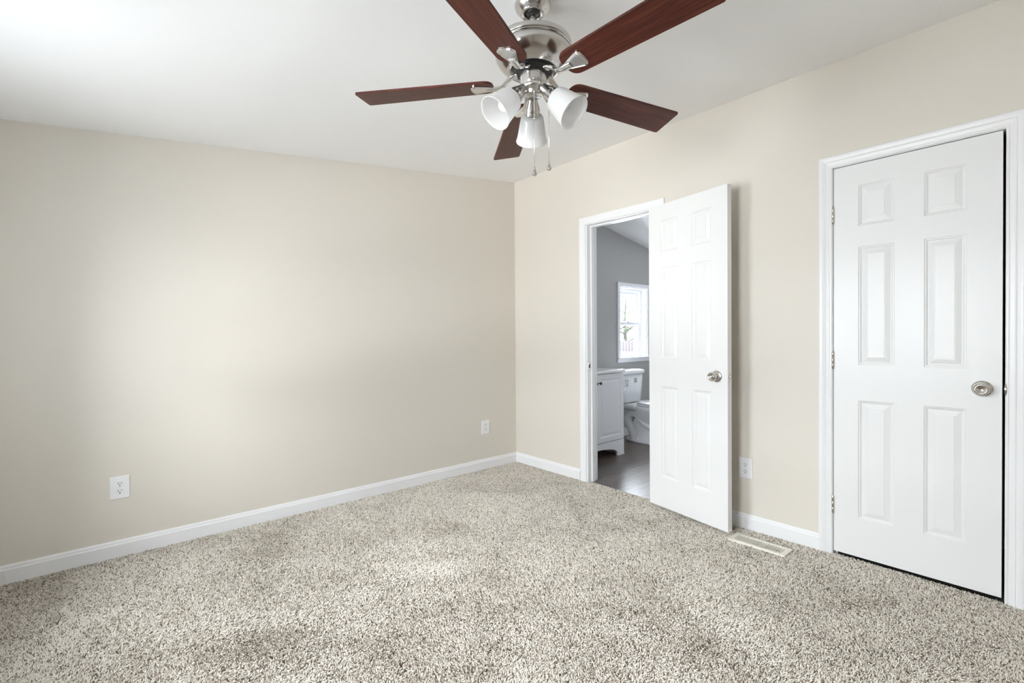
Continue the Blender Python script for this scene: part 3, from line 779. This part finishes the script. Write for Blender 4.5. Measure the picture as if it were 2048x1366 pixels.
m.tube([(xl, 3.030, 0.668), (xl + 0.012, 3.026, 0.667), (xl + 0.018, 3.024, 0.650), (xl - 0.010, 3.026, 0.600)], [0.006, 0.006, 0.006, 0.007], 10)
tb(m, 'flush_lever', M_CHROME, tk)
m = MB(); m.box((TXC - 0.005, 3.0395, 0.628), (TXC + 0.050, 3.0425, 0.680)); tb(m, 'sticker', M_STICKER, tk)
# bowl and pedestal
m = MB()
m.rings([sup(TXC, 2.86, 0.108, 0.262, -0.003, 3.2), sup(TXC, 2.86, 0.108, 0.262, 0.020, 3.2), sup(TXC, 2.86, 0.100, 0.254, 0.030, 3.0),
         sup(TXC, 2.86, 0.078, 0.235, 0.045, 2.8), sup(TXC, 2.85, 0.072, 0.225, 0.12, 2.6), sup(TXC, 2.835, 0.080, 0.225, 0.19, 2.5), sup(TXC, 2.79, 0.115, 0.235, 0.255, 2.3),
         sup(TXC, 2.765, 0.155, 0.250, 0.315, 2.2), sup(TXC, 2.750, 0.175, 0.258, 0.350, 2.2), sup(TXC, 2.745, 0.185, 0.262, 0.375, 2.2), sup(TXC, 2.745, 0.183, 0.260, 0.396, 2.2), sup(TXC, 2.745, 0.165, 0.245, 0.402, 2.2)], True, True, True)
# shelf under the tank
m.rings([sup(TXC, 3.08, 0.090, 0.130, 0.335, 3.5), sup(TXC, 3.07, 0.135, 0.150, 0.352, 4), sup(TXC, 3.06, 0.150, 0.160, 0.366, 4.5), sup(TXC, 3.06, 0.150, 0.160, 0.400, 4.5), sup(TXC, 3.06, 0.142, 0.152, 0.4075, 4.5)], True, True, True)
bw = tb(m, 'bowl')
# trapway relief on both flanks
for sx in (-1, 1):
    m = MB()
    x = TXC + sx * 0.058
    P3 = [(2.72, 0.165), (2.80, 0.180), (2.87, 0.215), (2.925, 0.268), (2.985, 0.300), (3.045, 0.288), (3.078, 0.240), (3.072, 0.185), (3.045, 0.135), (3.025, 0.085), (3.018, 0.020)]
    pth = []
    for i in range(len(P3) - 1):
        p0 = Vector(P3[max(i - 1, 0)]); p1 = Vector(P3[i]); p2 = Vector(P3[i + 1]); p3 = Vector(P3[min(i + 2, len(P3) - 1)])
        for j in range(5):
            t = j / 5
            q = 0.5 * ((2 * p1) + (p2 - p0) * t + (2 * p0 - 5 * p1 + 4 * p2 - p3) * t * t + (3 * p1 - p0 - 3 * p2 + p3) * t ** 3)
            pth.append((x, q.x, q.y))
    pth.append((x, *P3[-1]))
    m.tube(pth, [0.040 + 0.006 * math.sin(math.pi * i / len(pth)) for i in range(len(pth))], 20)
    tb(m, 'trapway', M_CERAMIC, bw)
    m = MB(); m.lathe([(0.016, 0.0), (0.016, 0.014), (0.012, 0.024), (0.0005, 0.028)], (TXC + sx * 0.092, 2.945, 0.028), (0, 0, 1), 20)
    tb(m, 'bolt_cap', M_CERAMIC, bw)
m = MB(); m.rings([sup(TXC, 2.735, 0.178, 0.228, 0.404, 2.2), sup(TXC, 2.735, 0.186, 0.236, 0.409, 2.2), sup(TXC, 2.735, 0.186, 0.236, 0.419, 2.2), sup(TXC, 2.735, 0.180, 0.230, 0.423, 2.2)], True, True, True)
tb(m, 'seat', M_CERAMIC)
m = MB(); m.rings([sup(TXC, 2.735, 0.176, 0.228, 0.425, 2.2), sup(TXC, 2.735, 0.184, 0.235, 0.429, 2.2), sup(TXC, 2.735, 0.182, 0.233, 0.440, 2.2), sup(TXC, 2.735, 0.150, 0.200, 0.447, 2.2), sup(TXC, 2.735, 0.08, 0.12, 0.449, 2.2)], True, True, True)
tb(m, 'seat_cover', M_CERAMIC)

# ------------------------------------------------------------------ carpet pile
def carpet():
    rng = np.random.default_rng(7)
    dens = 78000
    x0, x1, y0, y1 = XB + 0.01, XR + 0.014, YB + 0.01, YL - 0.010
    n = int((x1 - x0) * (y1 - y0) * dens)
    x = rng.uniform(x0, x1, n); y = rng.uniform(y0, y1, n)
    dep = x * math.cos(YAW) + y * math.sin(YAW)
    keep = dep > 0.5
    inside = x < XR - 0.012
    door = (y > OB[0] + 0.004) & (y < OB[1] - 0.004)
    clos = (y > OC[0] + 0.004) & (y < OC[1] - 0.004)
    keep &= inside | door | (clos & (x < XR + 0.004))
    keep &= ~((np.abs(x - 2.706) < 0.060) & (np.abs(y - 1.0545) < 0.149))
    x = x[keep]; y = y[keep]
    n = len(x)
    # slow changes of pile direction from walking and vacuuming
    f = np.zeros(n); g = np.zeros(n)
    for _ in range(48):
        k = rng.normal(size=2) * rng.choice([7.0, 13.0, 22.0, 34.0]); ph = rng.uniform(0, 6.28); a_ = 1 / (np.linalg.norm(k) + 12)
        f += a_ * np.sin(k[0] * x + k[1] * y + ph)
        ph = rng.uniform(0, 6.28); g += a_ * np.sin(k[1] * x - k[0] * y + ph)
    f /= f.std(); g /= g.std()
    lean = 0.0025
    az = rng.uniform(0, 2 * math.pi, n); mag = rng.uniform(0.0015, 0.0070, n)
    dx = np.cos(az) * mag + lean * f; dy = np.sin(az) * mag + lean * g
    hgt = rng.uniform(0.010, 0.0155, n)
    K = 5
    P = np.zeros((n, K, 3), np.float32)
    cz = rng.uniform(0, 2 * math.pi, n); cr = rng.uniform(0.0008, 0.0024, n)
    for i in range(K):
        t = i / (K - 1)
        P[:, i, 0] = x + dx * t ** 1.4 + cr * np.cos(cz + 4.5 * t) * t
        P[:, i, 1] = y + dy * t ** 1.4 + cr * np.sin(cz + 4.5 * t) * t
        P[:, i, 2] = -0.011 + hgt * (1 - (1 - t) ** 1.5)
    cu = bpy.data.hair_curves.new('carpet')
    cu.add_curves([K] * n)
    cu.attributes['position'].data.foreach_set('vector', P.ravel())
    ra = cu.attributes.get('radius') or cu.attributes.new('radius', 'FLOAT', 'POINT')
    R = np.tile(np.array([0.0012, 0.00145, 0.0015, 0.0014, 0.0009], np.float32), n)
    ra.data.foreach_set('value', R)
    cu.materials.append(M_YARN)
    o = bpy.data.objects.new('carpet', cu); COL.objects.link(o)
    tag(o, 'speckled beige and brown frieze carpet covering the bedroom floor', 'carpet', kind='stuff')
carpet()

# ------------------------------------------------------------------ outside the bathroom window
m = MB(); m.box((-6, YL + 0.13, -0.70), (30, 24, -0.60))
o = m.build('ground_outside', M_GRASS); struct(o, 'lawn outside the bathroom window', 'ground')
fe = empty('fence', (12.4, 9.0, -0.6)); tag(fe, 'pale wooden picket fence outside the bathroom window', 'fence')
m = MB()
m.box((-3.5, 0.03, 0.35), (3.5, 0.07, 0.44)); m.box((-3.5, 0.03, 1.25), (3.5, 0.07, 1.34)); m.build('rails', M_FENCE, fe)
rng = random.Random(3)
for k in range(44):
    xk = -3.5 + k * 0.16
    m = MB(); h_ = 1.55 + rng.uniform(-0.02, 0.02)
    m.add([(xk, 0, 0), (xk + 0.13, 0, 0), (xk + 0.13, 0, h_), (xk + 0.065, 0, h_ + 0.05), (xk, 0, h_), (xk, 0.025, 0), (xk + 0.13, 0.025, 0), (xk + 0.13, 0.025, h_), (xk + 0.065, 0.025, h_ + 0.05), (xk, 0.025, h_)],
          [(0, 1, 2, 3, 4), (9, 8, 7, 6, 5)] + [(i, (i + 1) % 5, 5 + (i + 1) % 5, 5 + i) for i in range(5)])
    m.build('picket', M_FENCE, fe)
def tree(x, y, h, cr, label, seed):
    t = empty('tree', (x, y, -0.6)); tag(t, label, 'tree', 'trees outside the bathroom window')
    q = random.Random(seed)
    m = MB(); m.tube([(0, 0, 0), (0.05, 0.03, h * 0.3), (-0.04, 0.02, h * 0.6), (0.02, 0, h * 0.95)], [0.11, 0.09, 0.06, 0.02], 10)
    for k in range(9):
        a_ = q.uniform(0, 6.28); z = h * q.uniform(0.3, 0.8)
        m.tube([(0, 0, z), (math.cos(a_) * cr * 0.4, math.sin(a_) * cr * 0.4, z + 0.2), (math.cos(a_) * cr * 0.85, math.sin(a_) * cr * 0.85, z + 0.35)], [0.035, 0.022, 0.008], 6)
    m.build('trunk', M_BARK, t)
    m = MB()
    for k in range(2600):
        a_ = q.uniform(0, 6.28); zz = q.gauss(0, 0.30); r_ = cr * math.sqrt(q.random()) * math.sqrt(max(0.02, 1 - (zz / 0.75) ** 2)) if abs(zz) < 0.75 else 0.1
        c = Vector((math.cos(a_) * r_, math.sin(a_) * r_, h * (0.62 + zz * 0.55)))
        d = Vector((q.gauss(0, 1), q.gauss(0, 1), q.gauss(0, 1))).normalized(); e = d.orthogonal().normalized(); L = q.uniform(0.05, 0.10)
        m.add([c, c + d * L * 0.5 + e * L * 0.28, c + d * L, c + d * L * 0.5 - e * L * 0.28], [(0, 1, 2, 3)])
    m.build('foliage', M_LEAF, t, recalc=False)
tree(13.5, 10.2, 4.4, 1.1, 'taller leafy tree beyond the fence outside the window', 4)
tree(18.2, 12.9, 3.7, 1.2, 'shorter leafy tree to the right beyond the fence', 9)
